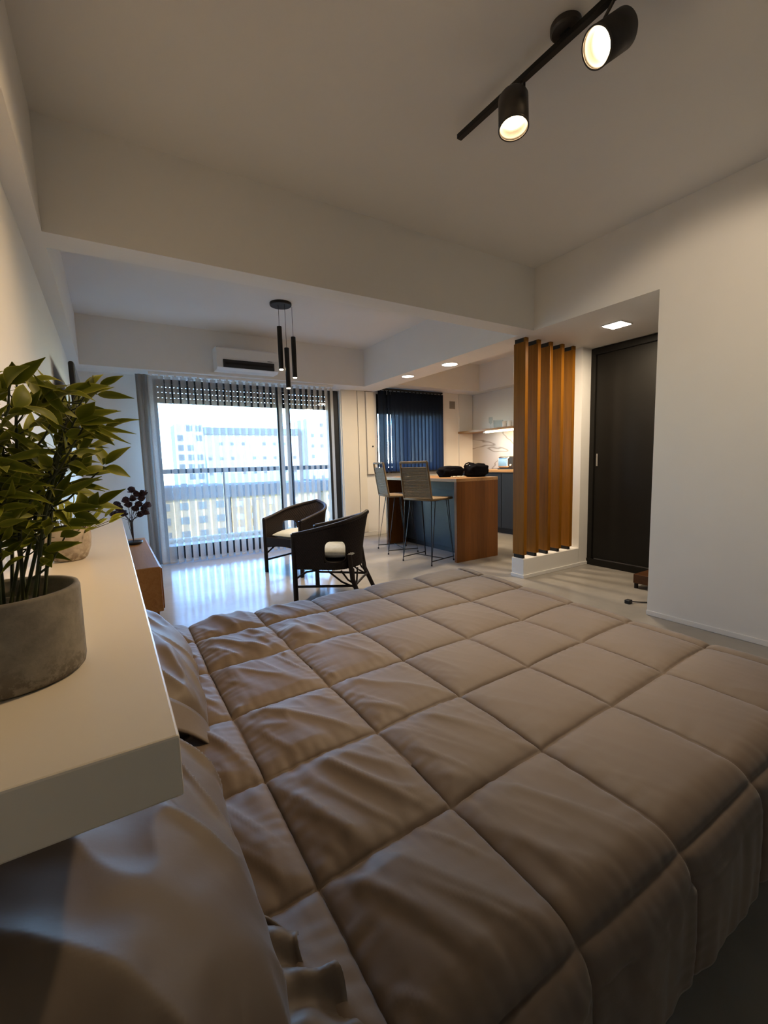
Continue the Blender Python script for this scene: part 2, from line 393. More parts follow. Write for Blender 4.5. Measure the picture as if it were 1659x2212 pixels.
# ------------------------------------------------------------------ kitchen window
w2 = bpy.data.objects.new('window_2', None); COL.objects.link(w2); w2.location = (4.56, FY, KZ0)
tag(w2, 'kitchen window behind the black blind', 'window', None, 'structure')
f = MB().box(KX0, FY-.03, KZ0, KX0+.05, FY+.05, WZ1).box(KX1-.05, FY-.03, KZ0, KX1, FY+.05, WZ1)
f.box(KX0+.05, FY-.03, KZ0, KX1-.05, FY+.05, KZ0+.05).box(KX0+.05, FY-.03, WZ1-.2, KX1-.05, FY+.05, WZ1).box(4.53, FY-.03, KZ0+.05, 4.60, FY+.05, WZ1-.2)
f.build('window_frame', M_dark, w2)
B(KX0+.05, FY, KZ0+.05, 4.53, FY+.005, WZ1-.2).build('pane', M_glass, w2); B(4.60, FY, KZ0+.05, KX1-.05, FY+.005, WZ1-.2).build('pane', M_glass, w2)
B(KX0, FY+.06, 1.95, KX1, FY+.072, WZ1).build('roller_shutter', M_dark, w2)
struct('trim_12', B(KX0-.02, YW-.06, KZ0-.03, KX1+.02, YW+.05, KZ0), M_trim, 'white sill of the kitchen window')

# ------------------------------------------------------------------ closet door
d1 = bpy.data.objects.new('door_1', None); COL.objects.link(d1); d1.location = (XH, 2.4, 0)
tag(d1, 'tall dark grey closet door at the end of the hall', 'door', None, 'structure')
f = MB().box(XH-.05, 2.79, 0, XH, 2.84, 2.262).box(XH-.05, 1.98, 0, XH, 2.05, 2.262).box(XH-.05, 2.05, 2.2, XH, 2.79, 2.262).box(XH-.06, 1.98, 0, XH-.05, 2.84, .07)
f.build('door_frame', M_door, d1, bevel=.003)
MB().box(XH-.032, 2.055, .075, XH-.004, 2.785, 2.195).build('door_panel', M_door, d1, bevel=.003)
B(XH-.042, 2.745, 1.06, XH-.032, 2.765, 1.19).build('handle', M_steel, d1, bevel=.002)
d2 = B(XH-.05, .9, 0, XH-.002, 1.97, 2.262).build('door_2', M_door, bevel=.004); tag(d2, 'second dark closet door hidden behind the right wall', 'door', None, 'structure')

# ------------------------------------------------------------------ slatted screen
scr = thing('slatted_screen', (4.0, 2.915, .191), 'screen of five upright brown wooden slats on the white plinth', 'screen')
for i in range(5):
    x = 3.605+.1755*i
    s = B(x, 2.846, .226, x+.042, 2.984, 2.232).build('slat', M_slat, scr, bevel=.003)
    B(x+.004, 2.868, .191, x+.038, 2.974, .226).build('bracket', M_black, s)
    B(x+.004, 2.868, 2.232, x+.038, 2.974, ZB).build('bracket', M_black, s)
    B(x, 2.846, 2.232, x+.042, 2.866, ZB-.001).build('top_lip', M_slat, s)

# ------------------------------------------------------------------ shelf over the bed
tag(B(.001, .437, .838, .30, 2.66, .90).build('wall_shelf', M_shelf, None, (.15, 1.5, .838), bevel=.0025), 'thick white floating shelf along the wall above the pillows', 'shelf')

# ------------------------------------------------------------------ bed
ZT = .466
bed = thing('bed', (1.2, 1.2, 0), 'low double bed under the taupe quilt', 'bed')
B(.05, .40, .04, 2.02, 2.0, .22).build('bed_base', M_dark, bed, bevel=.01)
B(.03, .372, .22, 2.045, 2.02, ZT-.015).build('mattress', M_pillow, bed, bevel=.05, seg=4)

def quilt():
    XS = [.30, .492, .780, 1.066, 1.374, 1.68, 1.985]         # stitched lines across
    YS = [.335, .60, .885, 1.17, 1.485, 1.79]                  # stitched lines along
    XE, Y0, Y1, RR = 2.06, .325, 2.02, .055
    def edge(d):                                               # distance past the start of the shoulder -> (out, down)
        if d <= 0: return d, 0.0, 0.0
        q = RR*math.pi/2
        if d < q: a = d/RR; return RR*math.sin(a), RR*(1-math.cos(a)), a
        return RR, RR+(d-q), math.pi/2
    def cell(v, L, ext):
        Ls = [L[0]-ext]+L+[L[-1]+ext, L[-1]+2*ext]
        for a, b in zip(Ls, Ls[1:]):
            if a <= v < b: return (v-a)/(b-a), min(v-a, b-v)
        return .5, .1
    NX, NY = 400, 400
    s0, s1, t0, t1 = .31, XE+.24, Y0-.21, Y1+.26
    mb = MB(); vs = []
    for i in range(NX+1):
        s_ = s0+(s1-s0)*i/NX
        for j in range(NY+1):
            t_ = t0+(t1-t0)*j/NY
            sh = .045*(s_-.49)
            # far side and foot are the slightly skewed edges seen in the room
            ox, dx, ax = edge(s_-(XE-RR)); x = (XE-RR)+ox if s_ > XE-RR else s_
            if t_ < (Y0+RR): oy, dy, ay = edge((Y0+RR)-t_); y = (Y0+RR)-oy if t_ < Y0+RR else t_; ny = -math.sin(ay)
            else:
                oy, dy, ay = edge(t_-(Y1-RR)); y = (Y1-RR)+oy if t_ > Y1-RR else t_; ny = math.sin(ay)
            fade = min(1, max(0, (t_-Y0)/.25))
            y += sh*fade
            x += max(0, min(1, (s_-1.5)/.5))*.085*(t_-.6)/1.4
            dr = math.hypot(dx, dy)
            wob = .006*noise.noise((s_*1.7, t_*1.7, 3))
            ca, da = cell(s_+wob, XS, .30); cb, db = cell(t_+wob, YS, .30)
            pa = (1-abs(2*ca-1)**2.4)**.55 if 0 < ca < 1 else 0; pb = (1-abs(2*cb-1)**2.4)**.55 if 0 < cb < 1 else 0
            h = .021*(pa*pb)**.55
            lv = max(.08, 1-max(0, s_-.55)/.75)
            # gathers beside the stitching
            g = noise.noise((s_*48, t_*9, 1))*math.exp(-db/.045)+noise.noise((s_*9, t_*48, 5))*math.exp(-da/.045)
            h -= .0035*math.exp(-(min(da, db)/.0055)**2); h += .0042*(.45+.55*lv)*g*min(1, min(da, db)/.006)
            # long soft creases, stronger near the pillows
            u_ = s_*.90+t_*.44; w_ = -s_*.44+t_*.90
            r1 = 1-abs(noise.noise((u_*8.5, w_*1.9, 9)))*2.2
            r2 = 1-abs(noise.noise((u_*5+4, w_*1.3, 2)))*2
            r3 = 1-abs(noise.noise((u_*15, w_*3.0, 6)))*2.4
            k = min(1, min(da, db)/.05)
            h += (.012*max(0, r1)**2.5+.006*r2+.005*max(0, r3)**2.5)*lv*k
            h += .004*noise.noise((s_*3.1, t_*3.1, 12))
            if dr > RR: h += .012*noise.noise((s_*9, t_*2.2, 4))+.006*noise.noise((s_*22, t_*3, 8))   # hanging folds
            # rumpled corner by the far seam
            rr = math.hypot(s_-.80, t_-1.60); h += .014*math.exp(-(rr/.16)**2)*(.5+noise.noise((s_*17, t_*12, 2)))
            nx_ = math.sin(ax); z = ZT-dr
            nz_ = max(0, 1-dr/RR) if dr > 0 else 1
            n = Vector((nx_, ny, max(nz_, .05))).normalized()
            vs.append(Vector((x, y, max(z, .03)))+n*h)
    w = NY+1
    mb.add(vs, [(i*w+j, (i+1)*w+j, (i+1)*w+j+1, i*w+j+1) for i in range(NX) for j in range(NY)], True)
    return mb
q = quilt().build('quilt', M_quilt, None, (1.2, 1.2, ZT), solid=.012)
tag(q, 'taupe quilted comforter stitched in large squares spread over the bed', 'quilt')

def pillow(y0, y1, c, wx, th, tilt, seed, label):
    o = thing('pillow', (c[0], (y0+y1)/2, c[1]), label, 'pillow', None)
    L = (y1-y0)/2; ym = (y0+y1)/2; rot = Matrix.Rotation(R_(tilt), 3, 'Y'); ctr = Vector((c[0], ym, c[1]))
    def fn(side):
        def g(u, v):
            a, b = 2*u-1, 2*v-1
            ex = wx*a*(1-.07*(1-abs(b))**.5*0)*(1-.06*b*b); ey = L*b*(1-.05*a*a)
            e = max(0, (1-abs(a)**2.6))*max(0, (1-abs(b)**3.2))
            h = th*e**.5
            wr = 0
            if side > 0:
                uu = ex*.8+ey*.6; ww = -ex*.6+ey*.8
                wr = .010*max(0, 1-2.6*abs(noise.noise((uu*4.6+seed, ww*1.6, seed))))**1.5+.013*max(0, 1-3*abs(noise.noise((uu*8.5, ww*2.4+seed, 3))))**1.8+.009*noise.noise((ex*7, ey*6, seed))+.003*noise.noise((ex*18, ey*18, seed))
                edge = min(1-abs(a), 1-abs(b)); wr += .006*noise.noise((ex*40, ey*14, 2))*math.exp(-edge/.15)
                wr *= min(1, edge/.12)
            return ctr + rot @ Vector((ex, ey, side*h*(1 if side > 0 else .55)+wr))
        return g
    m = MB(); m.grid(fn(1), 90, 130); m.grid(lambda u, v: fn(-1)(1-u, v), 40, 60)
    m.build('pillow_body', M_pillow, o)
    return o, rot, ctr, L
p1 = pillow(.33, 1.04, (.206, .585), .206, .105, 31, 3.1, 'taupe pillow nearest the near end of the white shelf')
p2 = pillow(1.12, 1.93, (.250, .575), .222, .10, 32, 8.7, 'taupe pillow farther along the bed, with open pillowcase end')
# open pillowcase end of the far pillow
o = p2[0]
def hem(u, v):
    a = 2*math.pi*u; k = 1+.10*math.sin(3*a+1)*v
    e = Vector((.185*math.cos(a)*k, -.015-.085*v-.012*math.sin(5*a)*v, .075*(1-.42*v)*math.sin(a)*k))
    return p2[2] + p2[1] @ (Vector((.02, -p2[3]+.04, -.005))+e)
MB().grid(hem, 60, 8, closeu=True).build('pillowcase_hem', M_pillow, o, solid=.004)
# turned-out flange lying on the quilt beside the near pillow
def flange(u, v):
    y = .22+.37*u; x = .362+(.085+.02*math.sin(u*5))*v*min(1, u*6+.3)*min(1, (1-u)*7)
    z = .512+.03*(1-v)+.014*math.sin(u*38+3*v)*v+.012*noise.noise((u*9, v*3, 1))
    return Vector((x+.01*math.sin(u*23)*v, y, z))
MB().grid(flange, 80, 14).build('pillowcase_hem', M_pillow, p1[0], solid=.004)

# ------------------------------------------------------------------ plants
def leaf_into(mb, base, tip, width, up=Vector((0, 0, 1)), bend=.12):
    base, tip = Vector(base), Vector(tip); d = tip-base; L = d.length; d.normalize()
    up = Vector((rnd.uniform(-.6, .9), rnd.uniform(-1.2, -.2), rnd.uniform(.1, 1.0)))
    sde = d.cross(up)
    if sde.length < .05: sde = d.cross(Vector((1, 0, 0)))
    sde.normalize(); nrm = sde.cross(d)
    N = 8; vs = []; A = []
    for i in range(N+1):
        t_ = i/N; wv = width*math.sin(math.pi*t_**.75)*(1-.25*t_)
        if i == N: wv = 0.0004
        c = base + d*(L*t_) + nrm*(bend*L*math.sin(math.pi*t_)*.9)
        for k in (-1, -.78, 0, .78, 1):
            vs.append(c + sde*wv*k + nrm*(abs(k)*wv*.28)); A.append((1.0 if abs(k) == 1 else .55 if k else .25)*(.9 if abs(k) == 1 else 1)+(.1 if i >= N-1 else 0))
    fs = [(i*5+k, (i+1)*5+k, (i+1)*5+k+1, i*5+k+1) for i in range(N) for k in range(4)]
    mb.add(vs, fs, True); mb.A = (mb.A or [])+A

pp = thing('potted_plant', (.14, .69, .90), 'tall leafy green plant in the rough grey concrete cylinder pot', 'potted plant')
MB().lathe([(0, .9), (.072, .9), (.0775, .904), (.079, .912), (.0795, 1.004), (.078, 1.008), (.073, 1.008), (.0715, 1.004), (.071, .985), (.0, .985)], (.14, .69, 0), 64).build('pot', M_concrete, pp)
MB().lathe([(.0712, .984), (.045, .987), (0, .989)], (.14, .69, 0), 32).build('soil', M_soil, pp)
stems = MB(); lv = MB()
rr = random.Random(21)
def pxp(px, py, y): return onplane(px, py, 1, y)
# boughs that show against the wall, given by where they start and end in the room
def bough(p0, p1, leaves, r=.0016):
    m_ = (p0+p1)/2+Vector((0, 0, -.01)); stems.tube([p0, m_, p1], [r, r*.8, r*.5], 6)
    for (a, b, wd) in leaves: leaf_into(lv, a, b, wd, bend=rr.uniform(.02, .16))
def sprig(y, p0, p1, tips, wd=.0105):
    P0, P1 = pxp(*p0, y), pxp(*p1, y)
    L = []
    for (b0, t0) in tips:
        k = rr.uniform(-.03, .03)
        L.append((pxp(*b0, y), pxp(*t0, y+k), wd*rr.uniform(.62, .85)))
    bough(P0, P1, L)
sprig(.66, (40, 1010), (142, 850), [((90, 870), (150, 832)), ((92, 868), (40, 790)), ((88, 872), (168, 845)), ((135, 848), (238, 834)), ((130, 853), (208, 868)), ((60, 880), (30, 835)), ((95, 880), (170, 905))], .0125)
sprig(.64, (60, 1090), (190, 905), [((160, 915), (262, 888)), ((165, 912), (258, 912)), ((172, 908), (205, 868)), ((180, 915), (222, 945)), ((190, 912), (248, 962)), ((130, 930), (110, 870)), ((140, 940), (200, 940))], .0125)
sprig(.70, (60, 1120), (225, 1008), [((222, 1005), (208, 958)), ((228, 1004), (283, 965)), ((226, 1010), (282, 1031)), ((190, 1022), (198, 970)), ((180, 1030), (150, 985)), ((185, 1028), (250, 1020))], .0115)
sprig(.68, (60, 1150), (215, 1090), [((210, 1088), (272, 1056)), ((200, 1092), (265, 1100)), ((195, 1095), (212, 1062)), ((180, 1100), (170, 1060)), ((170, 1105), (238, 1112)), ((160, 1110), (215, 1128))], .011)
sprig(.60, (10, 900), (20, 830), [((20, 830), (98, 772)), ((15, 835), (65, 790)), ((5, 840), (40, 805)), ((0, 850), (-30, 790)), ((30, 880), (50, 830))], .0125)
sprig(.66, (70, 1250), (140, 1160), [((95, 1190), (178, 1172)), ((100, 1200), (112, 1226)), ((85, 1215), (110, 1210)), ((130, 1160), (175, 1150))], .010)
for k in range(24):                                            # upright stems out of the pot
    a = rr.uniform(0, 6.283); r0 = rr.uniform(.006, .05)
    p0 = Vector((.14+r0*math.cos(a), .69+r0*math.sin(a), .98))
    a2 = a+rr.uniform(-.5, .5); r1 = rr.uniform(.03, .125)
    zt = rr.uniform(1.12, 1.29)
    p3 = Vector((max(.03, .135+r1*math.cos(a2)), .69+r1*math.sin(a2)*.9, zt))
    p1_, p2_ = p0.lerp(p3, .35)+Vector((0, 0, .035)), p0.lerp(p3, .7)+Vector((0, 0, .03))
    stems.tube([p0, p1_, p2_, p3], [.0022, .0020, .0016, .0009], 6)
    nl = rr.randint(24, 30)
    for i in range(nl):
        t_ = .26+.74*i/(nl-1)
        b = p0.lerp(p3, t_)+Vector((0, 0, .03*math.sin(math.pi*t_)))
        az = rr.uniform(0, 6.283) if i < nl-1 else a2
        el = rr.uniform(-.5, 1.15)
        L = rr.uniform(.032, .054)
        dv = Vector((math.cos(az)*math.cos(el), math.sin(az)*math.cos(el), math.sin(el)))
        q0 = b+dv*.014; stems.tube([b, q0], [.0011, .0007], 5)
        tip = q0+dv*L
        if tip.x < .012: tip.x = .012
        leaf_into(lv, q0, tip, rr.uniform(.0046, .0072), bend=rr.uniform(-.05, .2))
stems.build('stems', M_stem, pp); lv.build('foliage', M_leaf, pp)

p = thing('potted_plant', (.148, 1.53, .90), 'small green plant in the rounded whitewashed pot, farther along the shelf', 'potted plant')
MB().lathe([(0, .9), (.036, .9), (.044, .908), (.054, .935), (.057, .965), (.055, .988), (.050, .990), (.048, .984), (.048, .97), (0, .97)], (.148, 1.53, 0), 48).build('pot', M_concrete2, p)
lv = MB(); st_ = MB()
for k in range(46):
    a = rr.uniform(0, 6.283); el = rr.uniform(.15, 1.4); L = rr.uniform(.03, .10)
    p0 = Vector((.148+.02*math.cos(a), 1.53+.02*math.sin(a), .968)); dv = Vector((math.cos(a)*math.cos(el), math.sin(a)*math.cos(el), math.sin(el)))
    p1_ = p0+dv*L; st_.tube([p0, p1_], [.0014, .0008], 5); leaf_into(lv, p1_, p1_+dv*.045+Vector((0, 0, .004)), .008)
st_.build('stems', M_stem, p); lv.build('foliage', M_leaf, p)

# ------------------------------------------------------------------ television and console
tv = thing('television', (.06, 4.35, 1.15), 'flat black television on the bed wall above the wooden console', 'television')
B(.085, 3.72, 1.17, .119, 4.86, 1.90).build('screen_body', M_blackplastic, tv, bevel=.014, seg=3)
B(.1192, 3.735, 1.185, .121, 4.845, 1.885).build('screen', plain('glossy_screen', (.004, .004, .005), .12, var=.0), tv)
B(.001, 4.1, 1.35, .085, 4.5, 1.65).build('wall_bracket', M_black, tv)
cs = thing('media_console', (.26, 4.03, 0), 'low honey-coloured wooden console against the bed wall', 'console')
B(.015, 3.27, .19, .505, 4.80, .50).build('body', M_console, cs, bevel=.006)
for k in range(2): B(.5055, 3.29+.755*k, .205, .515, 4.03+.755*k, .485).build('door', M_console, cs, bevel=.003)
for x in (.06, .46):
    for y in (3.32, 4.72): B(x-.02, y-.02, 0, x+.02, y+.02, .19).build('leg', M_console, cs, bevel=.003)
vs_ = thing('flower_vase', (.40, 4.42, .50), 'shallow black vase with dried dark red flowers on the console', 'vase')
MB().lathe([(0, .5), (.05, .5), (.068, .512), (.07, .524), (.062, .53), (.05, .522), (0, .516)], (.40, 4.42, 0), 40).build('vase_bowl', M_blackplastic, vs_)
rf = random.Random(5)
heads = [(252, 1092), (262, 1108), (246, 1112), (272, 1082), (284, 1060), (296, 1068), (306, 1078), (278, 1092), (292, 1100), (312, 1100), (304, 1112), (318, 1092), (268, 1110), (300, 1090), (310, 1066), (258, 1100), (286, 1078), (314, 1108)]
for (px, py) in heads:
    h = onplane(px, py, 1, 4.42+rf.uniform(-.06, .06))
    mid = Vector((.385, 4.42, .70))+Vector((rf.uniform(-.02, .02), rf.uniform(-.02, .02), 0))
    tw = MB().tube([(.398, 4.42, .52), mid, h], [.003, .0022, .0014], 5).build('twig', M_twig, vs_); fl = MB()
    fl.ellipsoid(h, (.02, .02, .02), 10, 7)
    for i in range(11):
        a = rf.uniform(0, 6.28); e = rf.uniform(-.6, 1.4); dv = Vector((math.cos(a)*math.cos(e), math.sin(a)*math.cos(e), math.sin(e)))
        m_ = dv.to_track_quat('Z', 'Y').to_matrix()
        fl.ellipsoid(h+dv*.02, (.026, .021, .006), 8, 5, m_ @ Matrix.Rotation(rf.uniform(.3, 1.2), 3, 'X'))
    fl.build('flower_head', M_flower, tw)

# ------------------------------------------------------------------ air conditioner
ac = thing('air_conditioner', (1.80, 5.6, 2.30), 'white split air conditioner on the beam above the balcony blind', 'air conditioner')
prof = [(5.697, 2.30), (5.53, 2.30), (5.49, 2.325), (5.485, 2.44), (5.50, 2.55), (5.53, 2.565), (5.697, 2.565)]
def ext(prof, x0, x1):
    m = MB(); n = len(prof); v = [(x0, y, z) for y, z in prof]+[(x1, y, z) for y, z in prof]
    return m.add(v, [tuple(range(n)), tuple(reversed(range(n, 2*n)))]+[(k, n+k, n+(k+1) % n, (k+1) % n) for k in range(n)])
ext(prof, 1.43, 2.17).build('casing', M_plastic, ac, bevel=.008, seg=3)
B(1.50, 5.472, 2.325, 2.11, 5.489, 2.415).build('air_outlet', M_blackplastic, ac, bevel=.003)
B(1.52, 5.468, 2.36, 2.09, 5.473, 2.385).build('louvre', M_black, ac)
B(2.03, 5.478, 2.432, 2.09, 5.4845, 2.437).build('brand_strip', M_dark, ac)

# ------------------------------------------------------------------ pendant lamp
pl = thing('pendant_lamp', (1.87, 4.46, ZC), 'black ceiling lamp of three hanging tubes before the balcony window', 'pendant lamp')
MB().lathe([(0, ZC), (.108, ZC), (.108, ZC-.02), (.104, ZC-.026), (0, ZC-.027)], (1.87, 4.47, 0), 48, smooth=False).build('canopy', M_black, pl)
def spot(name, loc, aim, power, col, size, blend, rad, parent):
    l = bpy.data.lights.new(name, 'SPOT'); l.energy = power; l.color = col; l.spot_size = R_(size); l.spot_blend = blend; l.shadow_soft_size = rad
    o = bpy.data.objects.new(name, l); COL.objects.link(o); o.parent = parent
    rl = parent.location if parent else Vector((0, 0, 0))
    o.location = Vector(loc)-rl; o.rotation_euler = Vector(aim).to_track_quat('-Z', 'Y').to_euler(); return o
for (x, y, z0, z1) in ((1.837, 4.45, 2.13, 2.551), (1.983, 4.46, 2.063, 2.468), (1.885, 4.40, 1.94, 2.335)):
    t = MB().lathe([(0, z1), (.022, z1), (.024, z1-.004), (.024, z0), (.0205, z0), (.0205, z0+.03), (0, z0+.03)], (x, y, 0), 28).build('tube_shade', M_black, pl)
    MB().tube([(x, y, z1), (x, y, ZC-.02)], .0022, 6).build('cord', M_black, t)
    MB().lathe([(0, z0+.006), (.015, z0+.004), (.02, z0-.001), (.016, z0-.007), (0, z0-.010)], (x, y, 0), 20).build('bulb', M_tip, t)
    spot('pendant_light', (x, y, z0-.02), (0, 0, -1), 18, (1, .79, .53), 100, .6, .02, pl)

# ------------------------------------------------------------------ track light
tl = thing('track_light', (1.87, 1.2, ZC), 'black ceiling track with cylinder spotlights above the bed', 'track light')
tr_ = lambda t_: Vector((1.86, 1.78, 2.735)).lerp(Vector((1.889, .40, 2.735)), t_)
d_ = (tr_(1)-tr_(0)); ang = math.atan2(-d_.x, d_.y)
mid_ = (tr_(0)+tr_(1))/2
MB().obox(mid_, (.014, d_.length/2, .011), Matrix.Rotation(ang, 3, 'Z')).build('track_bar', M_black, tl, bevel=.002)
MB().lathe([(0, ZC), (.056, ZC), (.056, ZC-.02), (.05, ZC-.026), (0, ZC-.026)], (1.872, 1.19, 0), 40, smooth=False).build('canopy', M_bronze, tl)
B(1.862, 1.17, 2.745, 1.882, 1.21, ZC-.02).build('canopy_stem', M_black, tl)
for (m0, aim, arm0, pw, sz) in (((1.79, 1.37, 2.505), (-.12, -.13, -.985), (1.865, 1.40), 58, 60), ((1.825, 1.03, 2.57), (-.77, .24, -.59), (1.872, 1.0), 62, 74), ((2.03, .54, 2.575), (.75, .38, -.55), (1.885, .50), 20, 76)):
    aim = Vector(aim).normalized(); Lh = .142; rh = .060; b = Vector(m0)-aim*Lh
    hd = MB().lathe([(0, 0), (rh*.86, 0), (rh, .012), (rh, Lh), (rh*.94, Lh), (rh*.92, Lh-.012), (rh*.70, Lh-.05), (0, Lh-.05)], b, 40, axis=aim).build('lamp_head', M_bronze, tl)
    MB().lathe([(0, Lh-.026), (rh*.60, Lh-.03), (rh*.66, Lh-.036), (rh*.66, Lh-.045), (0, Lh-.046)], b, 32, axis=aim).build('lens', M_lamp_hot, hd)
    MB().lathe([(rh*.93, Lh-.001), (rh*.93, Lh+.002), (rh*1.02, Lh+.002), (rh*1.02, Lh-.004)], b, 40, axis=aim).build('rim', M_bronze, hd)
    sd = aim.cross(Vector((0, 0, 1))); sd = sd.normalized() if sd.length > .2 else Vector((1, 0, 0))
    if sd.x < 0: sd = -sd
    pv = b+aim*.055+sd*(rh+.004); a0 = Vector((arm0[0], arm0[1], 2.728))
    top = Vector((pv.x, pv.y, 2.712)) if sd.z**2 < .5 else a0
    MB().tube([a0, Vector((a0.x, a0.y, 2.715)), top, pv], .006, 8).cyl(pv-sd*.006, pv+sd*.008, .013, 16).build('bracket_arm', M_bronze, hd)
    spot('track_spot', b+aim*(Lh+.012), aim, pw, (1, .68, .37) if aim.x < -.5 else (1, .79, .55), sz, 1.0 if aim.x < 0 else .45, .058, tl)

# ------------------------------------------------------------------ downlights
def area(name, loc, aim, power, col, sx, sy_, parent):
    l = bpy.data.lights.new(name, 'AREA'); l.shape = 'RECTANGLE'; l.size = sx; l.size_y = sy_; l.energy = power; l.color = col
    o = bpy.data.objects.new(name, l); COL.objects.link(o); o.parent = parent
    o.location = Vector(loc)-(parent.location if parent else Vector((0, 0, 0))); o.rotation_euler = Vector(aim).to_track_quat('-Z', 'Y').to_euler(); return o
def downlight(x, y, s, rnd_, label, pw):
    t = thing('downlight', (x, y, ZB), label, 'ceiling light', 'recessed downlights')
    if rnd_:
        MB().lathe([(s*.86, ZB-.001), (s*.9, ZB-.006), (s, ZB-.003), (s, ZB)], (x, y, 0), 40).build('rim', M_plastic, t)
        MB().lathe([(0, ZB-.0035), (s*.86, ZB-.0035), (s*.86, ZB-.0005)], (x, y, 0), 40).build('diffuser', M_panel, t)
    else:
        B(x-s, y-s, ZB-.007, x+s, y+s, ZB-.0005).build('rim', M_plastic, t, bevel=.002)
        B(x-s*.9, y-s*.9, ZB-.0095, x+s*.9, y+s*.9, ZB-.007).build('diffuser', M_panel, t)
    area('downlight_lamp', (x, y, ZB-.015), (0, 0, -1), pw, (1, .79, .54), s*1.6, s*1.6, t)
downlight(3.665, 4.81, .088, True, 'round recessed downlight in the kitchen soffit, nearer the black blind', 10)
downlight(3.710, 4.03, .10, True, 'round recessed downlight in the kitchen soffit, nearer the cross beam', 11)
downlight(4.025, 2.235, .088, False, 'square recessed downlight in the lowered hall ceiling', 9)

# ------------------------------------------------------------------ kitchen
bar = thing('breakfast_bar', (3.87, 4.48, 0), 'wooden breakfast bar with waterfall ends and dark base', 'counter')
B(3.54, 3.74, .92, 4.19, 5.27, .957).build('worktop', M_oaky, bar, bevel=.002)
B(3.54, 3.74, 0, 4.19, 3.78, .92).build('end_panel', M_oak, bar, bevel=.002)
B(3.56, 5.23, 0, 4.19, 5.27, .92).build('end_panel', M_oak, bar, bevel=.002)
B(3.86, 3.785, .07, 4.17, 5.225, .918).build('cabinet', M_dark, bar, bevel=.002)
B(3.89, 3.785, 0, 4.15, 5.225, .07).build('toe_kick', M_black, bar)
B(3.85, 3.80, .80, 3.86, 5.21, .905).build('apron_rail', M_dark, bar, bevel=.002)
kc = thing('kitchen_cabinet', (5.7, 4.6, 0), 'dark grey base cabinets along the kitchen wall', 'cabinet')
B(5.43, 3.0, .09, XK-.001, YW-.002, .96).build('body', M_dark, kc)
B(5.48, 3.0, 0, XK-.01, YW-.002, .09).build('toe_kick', M_black, kc)
for k in range(5): B(5.412, 3.01+.61*k, .10, 5.43, 3.61+.61*k, .945).build('door', M_dark, kc, bevel=.002)
tag(B(5.395, 3.0, .962, XK-.002, YW-.002, 1.0).build('worktop', M_oaky, None, (5.68, 4.5, .962), bevel=.002), 'oak worktop on the dark kitchen cabinets', 'worktop')
struct('trim_13', B(XK-.012, 3.0, 1.001, XK-.001, YW-.002, 1.64), M_marble, 'veined marble splashback behind the toaster')
tag(B(5.63, 3.6, 1.64, XK-.001, YW-.002, 1.675).build('wall_shelf', M_oaky, None, (5.8, 4.8, 1.64), bevel=.002), 'thin oak shelf on the kitchen wall with glassware', 'shelf')
ls = thing('led_strip_light', (5.68, 5.0, 1.62), 'glowing warm light tube under the oak kitchen shelf', 'light')
MB().cyl((5.67, 4.2, 1.622), (5.67, 5.42, 1.622), .014, 20).build('tube', M_led, ls)
MB().cyl((5.67, 5.42, 1.622), (5.67, 5.47, 1.622), .017, 20).box(5.66, 5.43, 1.622, 5.68, 5.46, 1.64).build('end_cap', M_plastic, ls)
area('led_lamp', (5.70, 4.8, 1.60), (.25, 0, -1), 16, (1, .76, .46), .03, 1.2, ls)
struct('trim_14', B(5.64, YW-.025, 1.0, XK-.013, YW, 2.335), M_wall, 'shallow white pilaster in the kitchen corner')
# toaster
to = thing('toaster', (5.72, 4.95, 1.0), 'chrome and black toaster on the kitchen worktop', 'toaster')
B(5.63, 4.885, 1.02, 5.80, 5.125, 1.205).build('body', M_steel, to, bevel=.035, seg=5)
B(5.625, 4.79, 1.012, 5.805, 4.885, 1.21).build('end_cap', M_blackplastic, to, bevel=.02, seg=3)
B(5.66, 4.92, 1.2045, 5.685, 5.10, 1.2065).build('slot', M_black, to); B(5.745, 4.92, 1.2045, 5.77, 5.10, 1.2065).build('slot', M_black, to)
B(5.63, 4.795, 1.0, 5.80, 5.12, 1.02).build('base', M_blackplastic, to)
MB().cyl((5.626, 4.835, 1.07), (5.610, 4.835, 1.07), .014, 16).build('dial', M_plastic, to)
# things on the kitchen shelf
def mug(x, y, label):
    t = thing('mug', (x, y, 1.675), label, 'mug', 'white mugs on the kitchen shelf')
    MB().lathe([(0, 1.675), (.032, 1.675), (.036, 1.679), (.037, 1.765), (.034, 1.765), (.033, 1.685), (0, 1.683)], (x, y, 0), 28).build('cup', M_china, t)
    MB().tube([(x, y-.035, 1.75)]+[(x, y-.035-.026*math.sin(a), 1.72+.03*math.cos(a)) for a in (.3, .8, 1.3, 1.8, 2.3, 2.8)]+[(x, y-.035, 1.69)], .0045, 6).build('handle', M_china, t)
mug(5.69, 5.03, 'white mug on the kitchen shelf, nearer the black blind')
mug(5.69, 4.92, 'white mug on the kitchen shelf, nearer the slatted screen')
def glassy(name, x, y, prof, label, cat):
    tag(MB().lathe([(r, 1.675+z) for r, z in prof], (x, y, 0), 28).build(name, M_glass, None, (x, y, 1.675)), label, cat)
glassy('drinking_glass', 5.72, 5.36, [(0, 0), (.03, 0), (.004, .008), (.004, .07), (.028, .10), (.033, .15), (.029, .19), (.0275, .19), (.031, .15), (.026, .10), (0, .075)], 'stemmed clear glass standing first on the oak kitchen shelf', 'glass')
glassy('glass_bowl', 5.72, 5.19, [(0, 0), (.06, 0), (.075, .02), (.08, .125), (.076, .125), (.071, .024), (0, .006)], 'wide clear glass bowl between stemmed glass and mugs', 'bowl')
